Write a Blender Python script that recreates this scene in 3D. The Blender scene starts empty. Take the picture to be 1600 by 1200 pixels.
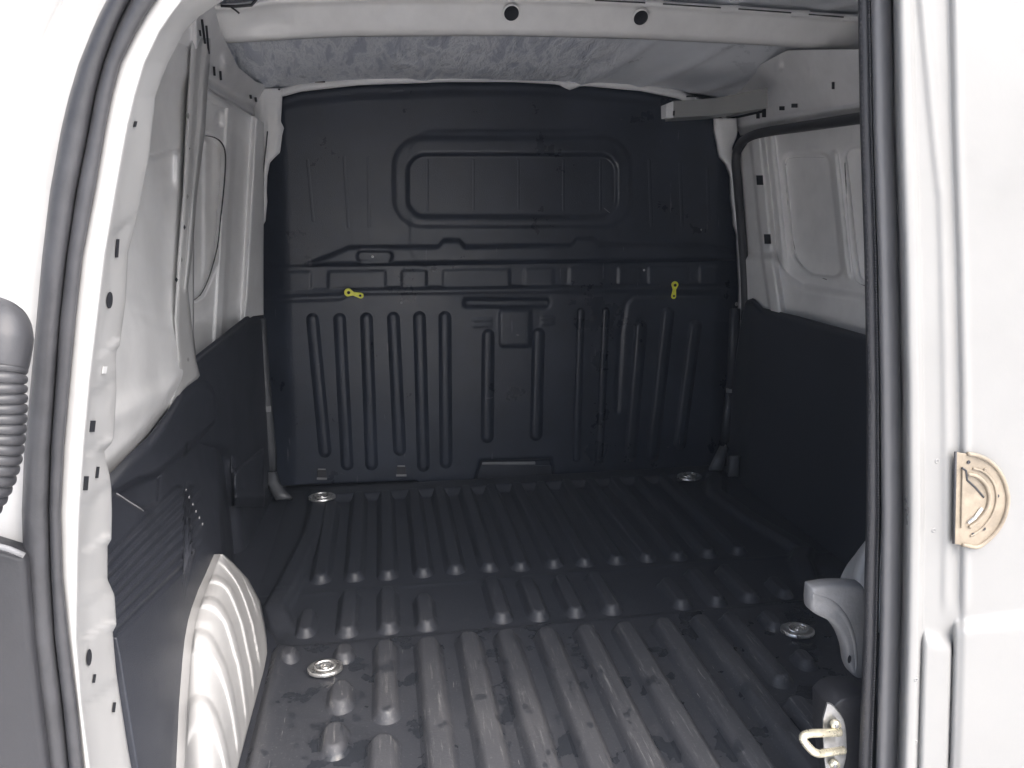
import bpy, math, random
import numpy as np
from mathutils import Vector
R = math.radians
random.seed(4)
SC = bpy.context.scene
COL = SC.collection

# ---------------------------------------------------------------- camera
FPX, TH, PH, EYE = 1209.0, R(13.04), R(9.6), 0.86
cam_d = bpy.data.cameras.new('camera'); cam = bpy.data.objects.new('camera', cam_d); COL.objects.link(cam)
cam.location = (0, 0, EYE); cam.rotation_euler = (R(90) - TH, 0, -PH)
cam_d.sensor_width = 36; cam_d.lens = 36 * FPX / 1600; cam_d.clip_start = .02; cam_d.clip_end = 500
SC.camera = cam
# ---------------------------------------------------------------- sky, sun, exposure
SUN_EL, SUN_AZ = 52, 148          # azimuth clockwise from +Y; the sun stands behind the photographer
w = bpy.data.worlds.new('World'); SC.world = w; w.use_nodes = True
nt = w.node_tree; nt.nodes.clear()
sky = nt.nodes.new('ShaderNodeTexSky'); sky.sky_type = 'NISHITA'; sky.sun_disc = False
sky.sun_elevation = R(SUN_EL); sky.sun_rotation = R(SUN_AZ); sky.air_density = 1.0; sky.dust_density = 5.0; sky.ozone_density = 2.0
bg = nt.nodes.new('ShaderNodeBackground'); bg.inputs[1].default_value = .07
wo = nt.nodes.new('ShaderNodeOutputWorld'); nt.links.new(sky.outputs[0], bg.inputs[0]); nt.links.new(bg.outputs[0], wo.inputs[0])
sd = bpy.data.lights.new('sun', 'SUN'); sun = bpy.data.objects.new('sun', sd); COL.objects.link(sun)
sd.energy = 1.5; sd.angle = R(80); sd.color = (1, .985, .975)
ea, aa = R(SUN_EL), R(SUN_AZ)
sdir = Vector((math.sin(aa) * math.cos(ea), math.cos(aa) * math.cos(ea), math.sin(ea)))
sun.rotation_euler = sdir.to_track_quat('Z', 'Y').to_euler(); sun.location = sdir * 20
SC.view_settings.view_transform = 'Standard'; SC.view_settings.look = 'None'; SC.view_settings.gamma = 1
SC.view_settings.exposure = 2.2
SC.cycles.max_bounces = 12; SC.cycles.diffuse_bounces = 8

# ---------------------------------------------------------------- measuring: a sight line met with a real surface
def ray(u, v):
    x = (u - 800) / FPX; y = -(v - 600) / FPX
    fy = math.cos(TH) + y * math.sin(TH); uz = -math.sin(TH) + y * math.cos(TH)
    return (x * CP + fy * SP_, -x * SP_ + fy * CP, uz)
CP, SP_ = math.cos(PH), math.sin(PH)
def at(u, v, X=None, Y=None, Z=None):
    d = ray(u, v)
    t = Y / d[1] if Y is not None else X / d[0] if X is not None else (Z - EYE) / d[2]
    return (d[0] * t, d[1] * t, EYE + d[2] * t)
O0 = np.array((0, 0, EYE))
class Plane:
    def __init__(s, p, n):
        s.p = np.array(p, float); n = np.array(n, float); s.n = n / np.linalg.norm(n); s.t = tuple(map(float, s.n)); s.k = float(np.dot(s.p - O0, s.n))
    def __call__(s, u, v, h=0.0):
        d = ray(u, v); a, b, c = s.t; t = (s.k + h) / (d[0] * a + d[1] * b + d[2] * c)
        return (d[0] * t, d[1] * t, EYE + d[2] * t)
class XY:                                            # the floor: plan coordinates
    def __call__(s, x, y, h=0.0): return (x, y, h)

# ---------------------------------------------------------------- materials
def mat(name, col, rough=.5, metal=0, bump=0, bscale=200, var=0, vscale=6, spec=.5, coat=0, emis=None, grime=None):
    m = bpy.data.materials.new(name); m.use_nodes = True; n = m.node_tree; b = n.nodes['Principled BSDF']
    b.inputs['Base Color'].default_value = (*col, 1); b.inputs['Roughness'].default_value = rough
    b.inputs['Metallic'].default_value = metal; b.inputs['Specular IOR Level'].default_value = spec
    b.inputs['Coat Weight'].default_value = coat; b.inputs['Coat Roughness'].default_value = .12
    tc = n.nodes.new('ShaderNodeTexCoord')
    if var:
        t = n.nodes.new('ShaderNodeTexNoise'); t.inputs['Scale'].default_value = vscale; t.inputs['Detail'].default_value = 6
        t.inputs['Roughness'].default_value = .65
        n.links.new(tc.outputs['Object'], t.inputs['Vector'])
        r = n.nodes.new('ShaderNodeValToRGB'); e = r.color_ramp.elements
        e[0].position = .35; e[1].position = .68
        e[0].color = (*[c * (1 - var) for c in col], 1); e[1].color = (*[min(1, c * (1 + var)) for c in col], 1)
        n.links.new(t.outputs[0], r.inputs[0]); n.links.new(r.outputs[0], b.inputs['Base Color'])
        mr = n.nodes.new('ShaderNodeMapRange'); mr.inputs[1].default_value = .3; mr.inputs[2].default_value = .7
        mr.inputs[3].default_value = max(.03, rough - .1); mr.inputs[4].default_value = min(1, rough + .1)
        n.links.new(t.outputs[0], mr.inputs[0]); n.links.new(mr.outputs[0], b.inputs['Roughness'])
    if bump:
        t2 = n.nodes.new('ShaderNodeTexNoise'); t2.inputs['Scale'].default_value = bscale; t2.inputs['Detail'].default_value = 3
        n.links.new(tc.outputs['Object'], t2.inputs['Vector'])
        bp = n.nodes.new('ShaderNodeBump'); bp.inputs['Strength'].default_value = bump; bp.inputs['Distance'].default_value = .001
        n.links.new(t2.outputs[0], bp.inputs['Height']); n.links.new(bp.outputs[0], b.inputs['Normal'])
    return m
M = {}
M['paint'] = mat('white_paint', (.25, .249, .244), .35, bump=.15, bscale=90, var=.03, vscale=5)  # the van's one white, darkened here to offset the strong outdoor light
M['inner_paint'] = mat('thin_inner_paint', (.81, .805, .80), .38, bump=.3, bscale=60, var=.07, vscale=8)  # the same white, kept bright to lift the dim load bay
M['frame_paint'] = mat('door_frame_paint', (.46, .457, .452), .38, var=.08, vscale=7)  # same white, part darkened where daylight overexposes pillar, post and left arch
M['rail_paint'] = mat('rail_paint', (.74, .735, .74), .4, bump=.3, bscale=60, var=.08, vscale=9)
M['plastic'] = mat('black_plastic', (.022, .027, .040), .34, bump=.5, bscale=420, var=.22, vscale=5)
M['trim'] = mat('grained_black_trim', (.034, .037, .047), .40, bump=.6, bscale=500, var=.15, vscale=3)
M['bulb'] = mat('bulb_rubber', (.105, .105, .11), .35, var=.1)
M['rubber'] = mat('seal_rubber', (.045, .045, .049), .42, bump=.4, bscale=150, var=.3, vscale=10)
M['darkrub'] = mat('dark_rubber', (.03, .03, .034), .5, bump=.3, bscale=200, var=.2)
M['hole'] = mat('open_hole', (.012, .013, .018), .8)
M['steel'] = mat('zinc_steel', (.68, .67, .65), .30, metal=.9, bump=.5, bscale=60, var=.12, vscale=40)
M['dull'] = mat('dull_zinc', (.40, .40, .40), .4, metal=.8, bump=.5, bscale=60, var=.25, vscale=60)
M['hose'] = mat('hose_rubber', (.042, .042, .046), .4, bump=.3, bscale=150, var=.2)
M['brass'] = mat('yellow_zinc', (.74, .69, .54), .3, metal=.7, bump=.5, bscale=80, var=.2, vscale=50)
M['beige'] = mat('beige_cast', (.27, .225, .17), .5, bump=.6, bscale=80, var=.2, vscale=40)
M['yellow'] = mat('yellow_plastic', (.95, .90, .08), .4, var=.1, vscale=60)
M['greyplastic'] = mat('grey_plastic', (.21, .21, .215), .45, bump=.5, bscale=300, var=.15, vscale=12)
M['edgestrip'] = mat('edge_plastic', (.075, .078, .085), .4, bump=.3, var=.1)
M['ground'] = mat('asphalt', (.7, .685, .66), .9, bump=.8, bscale=60, var=.2, vscale=3)  # unseen ground, lightened to bounce daylight up into the bay

def scratch_layer(m, spec):
    """pale scuffs: (scale xyz, threshold, strength) stretched noise mixed over the base colour"""
    n = m.node_tree; b = n.nodes['Principled BSDF']; tc = n.nodes.new('ShaderNodeTexCoord')
    for sc, rot, thr, col, amt in spec:
        mp = n.nodes.new('ShaderNodeMapping'); mp.inputs['Scale'].default_value = sc; mp.inputs['Rotation'].default_value = rot
        n.links.new(tc.outputs['Object'], mp.inputs[0])
        t = n.nodes.new('ShaderNodeTexNoise'); t.inputs['Scale'].default_value = 1; t.inputs['Detail'].default_value = 5
        n.links.new(mp.outputs[0], t.inputs['Vector'])
        mr = n.nodes.new('ShaderNodeMapRange'); mr.inputs[1].default_value = thr; mr.inputs[2].default_value = thr + .05
        mr.inputs[4].default_value = amt
        n.links.new(t.outputs[0], mr.inputs[0])
        mx = n.nodes.new('ShaderNodeMix'); mx.data_type = 'RGBA'; mx.inputs[7].default_value = (*col, 1)
        src = b.inputs['Base Color'].links[0].from_socket
        n.links.new(mr.outputs[0], mx.inputs[0]); n.links.new(src, mx.inputs[6]); n.links.new(mx.outputs[2], b.inputs['Base Color'])
scratch_layer(M['plastic'], [((60, 60, 7), (0, .25, 0), .70, (.16, .16, .17), .5), ((25, 25, 60), (0, .6, 0), .73, (.2, .2, .2), .4)])

def mat_floor():
    m = bpy.data.materials.new('dusty_wet_rubber'); m.use_nodes = True; n = m.node_tree; b = n.nodes['Principled BSDF']
    L = n.links.new
    g = n.nodes.new('ShaderNodeNewGeometry')
    def noise(scale, detail=6, sc=(1, 1, 1), rough=.6):
        mp = n.nodes.new('ShaderNodeMapping'); mp.inputs['Scale'].default_value = sc; L(g.outputs['Position'], mp.inputs[0])
        t = n.nodes.new('ShaderNodeTexNoise'); t.inputs['Scale'].default_value = scale; t.inputs['Detail'].default_value = detail
        t.inputs['Roughness'].default_value = rough; L(mp.outputs[0], t.inputs['Vector']); return t.outputs[0]
    def rng(src, a, c, o0=0, o1=1):
        r = n.nodes.new('ShaderNodeMapRange'); r.inputs[1].default_value = a; r.inputs[2].default_value = c
        r.inputs[3].default_value = o0; r.inputs[4].default_value = o1; L(src, r.inputs[0]); return r.outputs[0]
    def math_(op, a, c):
        r = n.nodes.new('ShaderNodeMath'); r.operation = op; r.use_clamp = True
        for i, q in enumerate((a, c)):
            if isinstance(q, (int, float)): r.inputs[i].default_value = q
            else: L(q, r.inputs[i])
        return r.outputs[0]
    def mix(f, a, c):
        r = n.nodes.new('ShaderNodeMix'); r.data_type = 'RGBA'; L(f, r.inputs[0])
        for i, q in ((6, a), (7, c)):
            if isinstance(q, tuple): r.inputs[i].default_value = (*q, 1)
            else: L(q, r.inputs[i])
        return r.outputs[2]
    sep = n.nodes.new('ShaderNodeSeparateXYZ'); L(g.outputs['Position'], sep.inputs[0])
    near = rng(sep.outputs[1], 1.62, 1.15)                   # dust, grit and scuffs strongest at the door end, fading forward
    crown = rng(sep.outputs[2], -.004, .007, .42, 1)          # paler on the rib crowns, darker down in the channels
    dust = math_('MULTIPLY', math_('MULTIPLY', rng(noise(5, 8), .30, .66, .45, 1), crown), near)
    col = mix(dust, (.026, .029, .037), (.078, .078, .084))
    grit = rng(noise(170, 3), .60, .72)
    col = mix(math_('MULTIPLY', grit, math_('MULTIPLY', near, .35)), col, (.16, .16, .16))
    top = rng(sep.outputs[2], -.002, .006)                   # rib crowns take the scuffs, the channels hold the water
    scr = math_('MULTIPLY', rng(noise(70, 6, (2.0, .16, 1), .75), .56, .68), top)
    col = mix(math_('MULTIPLY', scr, math_('ADD', math_('MULTIPLY', near, .55), .10)), col, (.24, .235, .23))
    scr2 = rng(noise(85, 4, (2.6, .22, 1)), .69, .72)
    col = mix(math_('MULTIPLY', scr2, math_('ADD', math_('MULTIPLY', near, .5), .12)), col, (.34, .33, .32))
    low = rng(sep.outputs[2], .004, -.003)
    wet = math_('MULTIPLY', math_('MULTIPLY', rng(noise(12, 4), .555, .585), low), rng(sep.outputs[1], 1.60, 1.42))
    wet2 = math_('MULTIPLY', rng(noise(30, 1.0, (1.2, .8, 1)), .66, .69), rng(sep.outputs[1], 1.55, 1.35))
    wet = math_('MAXIMUM', wet, math_('MULTIPLY', wet2, .7))
    col = mix(math_('MULTIPLY', wet, .85), col, (.026, .029, .035))
    L(col, b.inputs['Base Color'])
    ro = rng(dust, 0, 1, .46, .62)
    ro2 = n.nodes.new('ShaderNodeMix'); L(wet, ro2.inputs[0]); L(ro, ro2.inputs[2]); ro2.inputs[3].default_value = .22
    L(ro2.outputs[0], b.inputs['Roughness'])
    bp = n.nodes.new('ShaderNodeBump'); bp.inputs['Strength'].default_value = .5; bp.inputs['Distance'].default_value = .001
    L(noise(260, 3), bp.inputs['Height']); L(bp.outputs[0], b.inputs['Normal'])
    return m
M['floor'] = mat_floor()

def mat_roof():                                              # bare roof skin mottled with streaky blue-grey patches
    m = mat('waxed_roof_skin', (.80, .82, .86), .33, var=.06, vscale=5)
    n = m.node_tree; b = n.nodes['Principled BSDF']; L = n.links.new
    tc = n.nodes.new('ShaderNodeTexCoord')
    mp = n.nodes.new('ShaderNodeMapping'); mp.inputs['Scale'].default_value = (20, 9, 4); mp.inputs['Rotation'].default_value = (0, 0, .6); L(tc.outputs['Object'], mp.inputs[0])
    t = n.nodes.new('ShaderNodeTexNoise'); t.inputs['Scale'].default_value = 1; t.inputs['Detail'].default_value = 5; t.inputs['Roughness'].default_value = .6; t.inputs['Distortion'].default_value = .35
    L(mp.outputs[0], t.inputs['Vector'])
    r = n.nodes.new('ShaderNodeValToRGB'); e = r.color_ramp.elements   # soft patches, a few sharper edges
    e[0].position = .40; e[0].color = (1, 1, 1, 1); e[1].position = .465; e[1].color = (.25, .25, .25, 1)
    for p_, c_ in ((.485, .0), (.50, .7), (.515, .15), (.56, .0), (.575, .55), (.65, .75)): x = e.new(p_); x.color = (c_, c_, c_, 1)
    L(t.outputs[0], r.inputs[0])
    sep = n.nodes.new('ShaderNodeSeparateXYZ'); L(tc.outputs['Object'], sep.inputs[0])
    k = n.nodes.new('ShaderNodeMapRange'); k.inputs[1].default_value = .72; k.inputs[2].default_value = .55; k.inputs[4].default_value = .75; L(sep.outputs[0], k.inputs[0])
    f = n.nodes.new('ShaderNodeMath'); f.operation = 'MULTIPLY'; L(r.outputs[0], f.inputs[0]); L(k.outputs[0], f.inputs[1])
    mx = n.nodes.new('ShaderNodeMix'); mx.data_type = 'RGBA'; L(f.outputs[0], mx.inputs[0]); L(b.inputs['Base Color'].links[0].from_socket, mx.inputs[6])
    mx.inputs[7].default_value = (.42, .45, .54, 1); L(mx.outputs[2], b.inputs['Base Color'])
    bp = n.nodes.new('ShaderNodeBump'); bp.inputs['Strength'].default_value = 1; bp.inputs['Distance'].default_value = .022
    h = n.nodes.new('ShaderNodeMath'); h.operation = 'MULTIPLY'; L(t.outputs[0], h.inputs[0]); L(k.outputs[0], h.inputs[1])
    L(h.outputs[0], bp.inputs['Height']); L(bp.outputs[0], b.inputs['Normal'])
    return m
M['roof'] = mat_roof()

# ---------------------------------------------------------------- mesh helpers
def link(name, me, m, parent=None):
    me.materials.append(M[m] if isinstance(m, str) else m)
    o = bpy.data.objects.new(name, me); COL.objects.link(o)
    if parent is not None: o.parent = parent
    return o
def mesh(name, V, F, m, parent=None, smooth=True, thick=0, bevel=0, seg=2):
    me = bpy.data.meshes.new(name); me.from_pydata([tuple(map(float, v)) for v in V], [], F); me.update()
    if smooth: me.polygons.foreach_set('use_smooth', [True] * len(me.polygons))
    o = link(name, me, m, parent)
    if thick:
        s = o.modifiers.new('thickness', 'SOLIDIFY'); s.thickness = thick; s.offset = -1
    if bevel:
        b = o.modifiers.new('bevel', 'BEVEL'); b.width = bevel; b.segments = seg; b.limit_method = 'ANGLE'; b.angle_limit = R(40)
    return o
def grid(name, P, m, parent=None, flip=False, thick=0, smooth=True, closed=False):
    """P: rows of points"""
    nr, nc = len(P), len(P[0]); V = [p for row in P for p in row]; F = []
    cc = nc if closed else nc - 1
    for i in range(nr - 1):
        for j in range(cc):
            k = (j + 1) % nc
            q = (i * nc + j, i * nc + k, (i + 1) * nc + k, (i + 1) * nc + j)
            F.append(q[::-1] if flip else q)
    return mesh(name, V, F, m, parent, smooth, thick)
def interp(x, tab):
    if x <= tab[0][0]: return tab[0][1]
    p = tab[0]
    for q in tab:
        if x < q[0]: return p[1] + (q[1] - p[1]) * (x - p[0]) / (q[0] - p[0])
        p = q
    return tab[-1][1]
def ss(a, b, x):
    t = (x - a) / (b - a); t = 0.0 if t < 0 else 1.0 if t > 1 else t
    return t * t * (3 - 2 * t)
def rr(u, v, u0, v0, u1, v1, r):                        # signed distance to a rounded rectangle
    cx, cy, hx, hy = (u0 + u1) / 2, (v0 + v1) / 2, (u1 - u0) / 2 - r, (v1 - v0) / 2 - r
    dx, dy = abs(u - cx) - hx, abs(v - cy) - hy
    return math.hypot(max(dx, 0), max(dy, 0)) + min(max(dx, dy), 0) - r
def sg(u, v, pts):                                      # distance to a polyline
    best = 1e9
    for (x0, y0), (x1, y1) in zip(pts[:-1], pts[1:]):
        dx, dy = x1 - x0, y1 - y0; t = max(0, min(1, ((u - x0) * dx + (v - y0) * dy) / (dx * dx + dy * dy)))
        best = min(best, math.hypot(u - x0 - t * dx, v - y0 - t * dy))
    return best
def poly_sd(x, y, P):
    inside = False; n = len(P); d = 1e9
    for i in range(n):
        (x0, y0), (x1, y1) = P[i], P[(i + 1) % n]
        if (y0 > y) != (y1 > y) and x < (x1 - x0) * (y - y0) / (y1 - y0) + x0: inside = not inside
        dx, dy = x1 - x0, y1 - y0; t = max(0, min(1, ((x - x0) * dx + (y - y0) * dy) / (dx * dx + dy * dy)))
        d = min(d, math.hypot(x - x0 - t * dx, y - y0 - t * dy))
    return -d if inside else d
def relief(name, surf, U, top, bot, nv, h, m, parent=None, flip=False, thick=.002):
    """sheet metal or moulded plastic: columns U, each from top(u) to bot(u), pressed out by h(u, v)"""
    tf = top if callable(top) else (lambda u: interp(u, top) if isinstance(top, list) else top)
    bf = bot if callable(bot) else (lambda u: interp(u, bot) if isinstance(bot, list) else bot)
    P = []
    for u in U:
        a, b = tf(u), bf(u)
        P.append([surf(u, a + (b - a) * j / nv, h(u, a + (b - a) * j / nv)) for j in range(nv + 1)])
    return grid(name, P, m, parent, flip, thick)
def emboss(name, surf, p0, p1, w0, w1, h, m, parent, flat=.5, ns=10, nt=14, cap=None, lift=.0004, flip=False):
    """one pressed rib: p0..p1 axis, half widths w0,w1, rounded ends"""
    (x0, y0), (x1, y1) = p0, p1; dx, dy = x1 - x0, y1 - y0; Ln = math.hypot(dx, dy) or 1e-6
    ax, ay = dx / Ln, dy / Ln; nx, ny = -ay, ax
    rings = 7; V = []; F = []; na = 10
    # stadium outline
    out = []
    for k in range(na + 1):
        a = math.pi / 2 + math.pi * k / na; out.append((0, math.cos(a), math.sin(a)))
    for k in range(1, 8): out.append((k / 8, 0, -1))
    for k in range(na + 1):
        a = -math.pi / 2 + math.pi * k / na; out.append((1, math.cos(a), math.sin(a)))
    for k in range(1, 8): out.append((1 - k / 8, 0, 1))
    n = len(out)
    for r in range(rings):
        f = 1 - r / (rings - 1) * (1 - flat * .5) if r < rings - 1 else .04
        e = 1 - f
        hh = h * float(ss(0, 1 - flat, e)) + lift * (0 if r == 0 else 1)
        for t, c, s in out:
            wd = w0 + (w1 - w0) * t
            cx, cy = x0 + dx * t, y0 + dy * t
            # keep the ends one half-width inside
            push = wd if t == 0 else -wd if t == 1 else (wd * (1 - t) - wd * t)
            px = cx + ax * (push + c * wd * f) + nx * s * wd * f
            py = cy + ay * (push + c * wd * f) + ny * s * wd * f
            V.append(surf(px, py, hh))
    for r in range(rings - 1):
        for k in range(n):
            q = (r * n + k, r * n + (k + 1) % n, (r + 1) * n + (k + 1) % n, (r + 1) * n + k)
            F.append(q[::-1] if flip else q)
    F.append(tuple(((rings - 1) * n + k) for k in (range(n) if not flip else reversed(range(n)))))
    return mesh(name, V, F, m, parent)
def tube(name, pts, r, m, parent=None, n=12, closed=False, caps=True):
    pts = [Vector(p) for p in pts]; rows = []
    up = Vector((0, 0, 1)); prev = None
    for i, p in enumerate(pts):
        a = pts[i - 1] if (i > 0 or closed) else p; b = pts[(i + 1) % len(pts)] if (i < len(pts) - 1 or closed) else p
        t = (b - a).normalized()
        if prev is None:
            prev = t.cross(up if abs(t.z) < .9 else Vector((1, 0, 0))).normalized()
        prev = (prev - t * prev.dot(t)).normalized(); q = t.cross(prev)
        rad = r(i) if callable(r) else r
        rows.append([p + (prev * math.cos(2 * math.pi * k / n) + q * math.sin(2 * math.pi * k / n)) * rad for k in range(n)])
    V = [v for row in rows for v in row]; F = []
    m_ = len(rows) if closed else len(rows) - 1
    for i in range(m_):
        j = (i + 1) % len(rows)
        for k in range(n): F.append((i * n + k, i * n + (k + 1) % n, j * n + (k + 1) % n, j * n + k))
    if not closed and caps:
        F.append(tuple(reversed(range(n)))); F.append(tuple((len(rows) - 1) * n + k for k in range(n)))
    return mesh(name, V, F, m, parent)
def prism(name, outline, nrm, th, m, parent=None, bevel=.001, smooth=False):
    """outline of 3D points extruded by th along nrm"""
    n = Vector(nrm).normalized() * th; a = [Vector(p) for p in outline]; k = len(a)
    V = a + [p + n for p in a]; F = [tuple(range(k)), tuple(reversed(range(k, 2 * k)))]
    for i in range(k): F.append((i, k + i, k + (i + 1) % k, (i + 1) % k))
    me_o = mesh(name, V, F, m, parent, smooth, bevel=bevel)
    import bmesh
    bm = bmesh.new(); bm.from_mesh(me_o.data); bmesh.ops.recalc_face_normals(bm, faces=bm.faces); bm.to_mesh(me_o.data); bm.free()
    return me_o
def box(name, lo, hi, m, parent=None, bevel=.002):
    (x0, y0, z0), (x1, y1, z1) = lo, hi
    return prism(name, [(x0, y0, z0), (x1, y0, z0), (x1, y1, z0), (x0, y1, z0)], (0, 0, 1), z1 - z0, m, parent, bevel)
def disc_pts(c, a, b, ra, rb, n=20):
    c, a, b = Vector(c), Vector(a), Vector(b)
    return [c + a * ra * math.cos(2 * math.pi * k / n) + b * rb * math.sin(2 * math.pi * k / n) for k in range(n)]
def poly_px(surf, pts, h=0): return [surf(u, v, h) for u, v in pts]
def catmull(pts, n=8):
    P = [pts[0]] + list(pts) + [pts[-1]]; out = []
    for i in range(1, len(P) - 2):
        for k in range(n):
            t = k / n; a, b, c, d = (np.array(P[i + j - 1], float) for j in range(4))
            out.append(tuple(.5 * ((2 * b) + (c - a) * t + (2 * a - 5 * b + 4 * c - d) * t * t + (3 * b - a - 3 * c + d) * t ** 3)))
    out.append(tuple(map(float, pts[-1]))); return out
def lin(a, b, n): return [a + (b - a) * i / n for i in range(n + 1)]

# ================================================================ the things
van = bpy.data.objects.new('cargo_van', None); COL.objects.link(van)
van['label'] = 'white cargo van with its left rear door open, showing a black lined load bay'
van['category'] = 'van'
matobj = None

# ---- thin added volume standing in for the blue lens veil over the bay
hb = box('haze', (-64, -64, -1.7), (64, 64, 2.6), 'hole', None, 0); hb.data.materials.clear(); hb['kind'] = 'stuff'
for md in list(hb.modifiers): hb.modifiers.remove(md)
hm = bpy.data.materials.new('haze_air'); hm.use_nodes = True; hn = hm.node_tree; hn.nodes.clear()
hv = hn.nodes.new('ShaderNodeVolumePrincipled'); ho = hn.nodes.new('ShaderNodeOutputMaterial'); hn.links.new(hv.outputs[0], ho.inputs['Volume'])
hv.inputs['Color'].default_value = (.74, .84, 1, 1); hv.inputs['Density'].default_value = .006; hv.inputs['Anisotropy'].default_value = .0
hb.data.materials.append(hm)
# ---- ground
g_ = mesh('ground', [(-60, -60, -.62), (60, -60, -.62), (60, 60, -.62), (-60, 60, -.62)], [(0, 1, 2, 3)], 'ground', smooth=False)
g_['kind'] = 'structure'

# ---- body shell: closed outer skin that keeps the bay dark
def shell():
    x0, x1, y0, y1, z0, z1 = -.56, 1.36, .80, 3.4, -.25, 1.40
    for nm, lo, hi in (('side_panel', (x0, y0, z0), (x0 + .03, y1, z1)), ('side_panel', (x1 - .03, y0, z0), (x1, y1, z1)),
                       ('outer_roof', (x0 + .03, .77, z1 - .03), (x1 - .03, y1, z1)), ('front_wall', (x0 + .03, y1 - .03, z0), (x1 - .03, y1, z1 - .03)),
                       ('floor_pan', (x0 + .03, .76, z0), (x1 - .03, y1 - .03, -.05)), ('rear_header', (-.30, .79, 1.13), (x1 - .03, .86, z1 - .03))):
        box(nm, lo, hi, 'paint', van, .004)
    box('rear_bumper', (x0, .62, -.42), (x1, .79, -.06), 'plastic', van, .02)
    box('corner_post', (1.06, .79, -.05), (1.33, .84, 1.37), 'paint', van, .01)
shell()

# ---- load floor (black painted, seen only round the mat)
box('load_floor', (-.52, .775, -.05), (1.32, 2.42, -.016), 'trim', van, .002)

# ---- partition wall
PW = Plane((0, 2.36, 0), (0, -1, 0))
TOPL = [(425, 150), (445, 148), (470, 141), (560, 131), (700, 126), (800, 126), (900, 131), (1000, 140), (1060, 152), (1130, 182), (1175, 215)]
BOT = [(400, 762), (470, 757), (652, 750), (656, 755), (740, 752), (1130, 742), (1170, 740)]
band = [(512, 603), (627, 667), (691, 797), (818, 865), (888, 945), (965, 1000), (1012, 1075), (1092, 1120), (440, 487)]
def h_part(u, v):
    h = 0.0
    tl = interp(u, TOPL)
    h -= .006 * (1 - ss(14, 26, v - tl))                               # rolled-back top edge
    h -= .012 * (1 - ss(0, 7, v - tl))
    d = rr(u, v, 612, 212, 988, 358, 48)                               # blanked window: raised ring, sunk field
    h += .006 * (1 - ss(-9, 1, d)); 
    d = rr(u, v, 636, 240, 964, 340, 28); h -= .011 * (1 - ss(-5, 3, d))
    d = rr(u, v, 640, 205, 960, 420, 40); h += .002 * (1 - ss(-4, 4, d)) * (1 - ss(205, 230, v) * 0)
    # shelf-like step
    yl = interp(u, [(470, 415), (520, 396), (545, 385), (685, 384), (693, 374), (717, 374), (726, 384), (893, 381), (901, 371), (925, 371), (935, 381), (1090, 381), (1150, 392)])
    if u > 462:
        k = float(ss(462, 474, u))
        h += .012 * k * float(ss(yl - 2, yl + 6, v)) * (1 - float(ss(409, 416, v + (u - 470) * .012)))
    vb = v + (u - 470) * .014
    h -= .004 * float(ss(412, 418, vb)) * (1 - float(ss(450, 456, vb)))
    for a, b in band:
        d = rr(u, vb, a, 424, b, 452, 3); h += .0035 * (1 - float(ss(-3, 1, d)))
    lip = interp(u, [(425, 464), (532, 460), (546, 452), (1000, 447), (1160, 446)])
    h += .008 * math.exp(-((v - lip - 3) / 4.0) ** 2)
    h += .005 * float(ss(lip, lip + 9, v))
    d = rr(u, v, 557, 391, 614, 410, 9); h -= .008 * (1 - float(ss(-3, 2, d)))
    d = rr(u, v, 724, 466, 858, 480, 5); h -= .010 * (1 - float(ss(-4, 3, d)))
    d = rr(u, v, 780, 484, 829, 541, 6); h += .006 * (1 - float(ss(-4, 3, d)))
    for x0, y0, x1 in ((740, 500, 766), (740, 508, 766), (847, 497, 863), (847, 505, 863)):
        h += .003 * math.exp(-(max(0, x0 - u, u - x1) ** 2 + (v - y0) ** 2) / 5.0)
    # right-hand bead and sides bending away
    d = sg(u, v, [(1120, 463), (989, 462), (977, 474), (970, 520), (966, 590), (964, 640)]); h -= .004 * math.exp(-(d / 4) ** 2)
    h -= .035 * float(1 - ss(405, 455, u + (v - 400) * -.03)) 
    h -= .03 * float(ss(1118, 1165, u + (v - 400) * .04 if v > 500 else u))
    # bottom notch
    d = poly_sd(u, v, [(737, 760), (751, 719), (862, 715), (870, 760)]); h -= .03 * (1 - float(ss(-3, 2, d)))
    return float(h)
part = relief('partition_wall', PW, lin(392, 1175, 330), TOPL, BOT, 260, h_part, 'plastic', van, flip=True, thick=.003)
def prib(a, b, wa, wb, h=.006, nm='rib', m='plastic', flat=.25):
    s = Plane((0, 2.36 - max(0, 0), 0), (0, -1, 0))
    base = lambda u, v, k=0: PW(u, v, h_part(u, v) + k)
    return emboss(nm, base, a, b, wa, wb, h, m, part, flat=flat)
for a, b in (((487, 486), (509, 718)), ((530, 486), (543, 738)), ((572, 485), (581, 738)), ((614, 484), (625, 715)), ((655, 483), (662, 740)), ((695, 483), (697, 735)),
             ((763, 511), (761, 695)), ((842, 509), (837, 692)), ((908, 479), (900, 725)), ((947, 478), (936, 728)), ((1002, 498), (984, 725)), ((1045, 477), (1018, 725)), ((1088, 497), (1060, 706))):
    prib(a, b, *((13, 13, .013) if a[0] not in (908, 947) else (8.5, 8.5, .010)))
prib((803, 545), (802, 704), 3, 3, .002)
for a, b in (((575, 240), (577, 360)), ((537, 240), (545, 360)), ((480, 245), (490, 350)), ((1014, 245), (1018, 358)), ((1062, 250), (1066, 358)), ((1105, 258), (1108, 350))):
    prib(a, b, 6, 6, .003)
for u in (668, 740, 810, 880, 938): prib((u, 246), (u, 332), 4.5, 4.5, .003)
prib((690, 213), (900, 213), 4, 4, .002)
for u, v in ((540, 143), (622, 137)): # small pressed tabs on the top edge
    prib((u - 12, v + 4), (u + 12, v + 3), 5, 5, .003)
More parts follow.
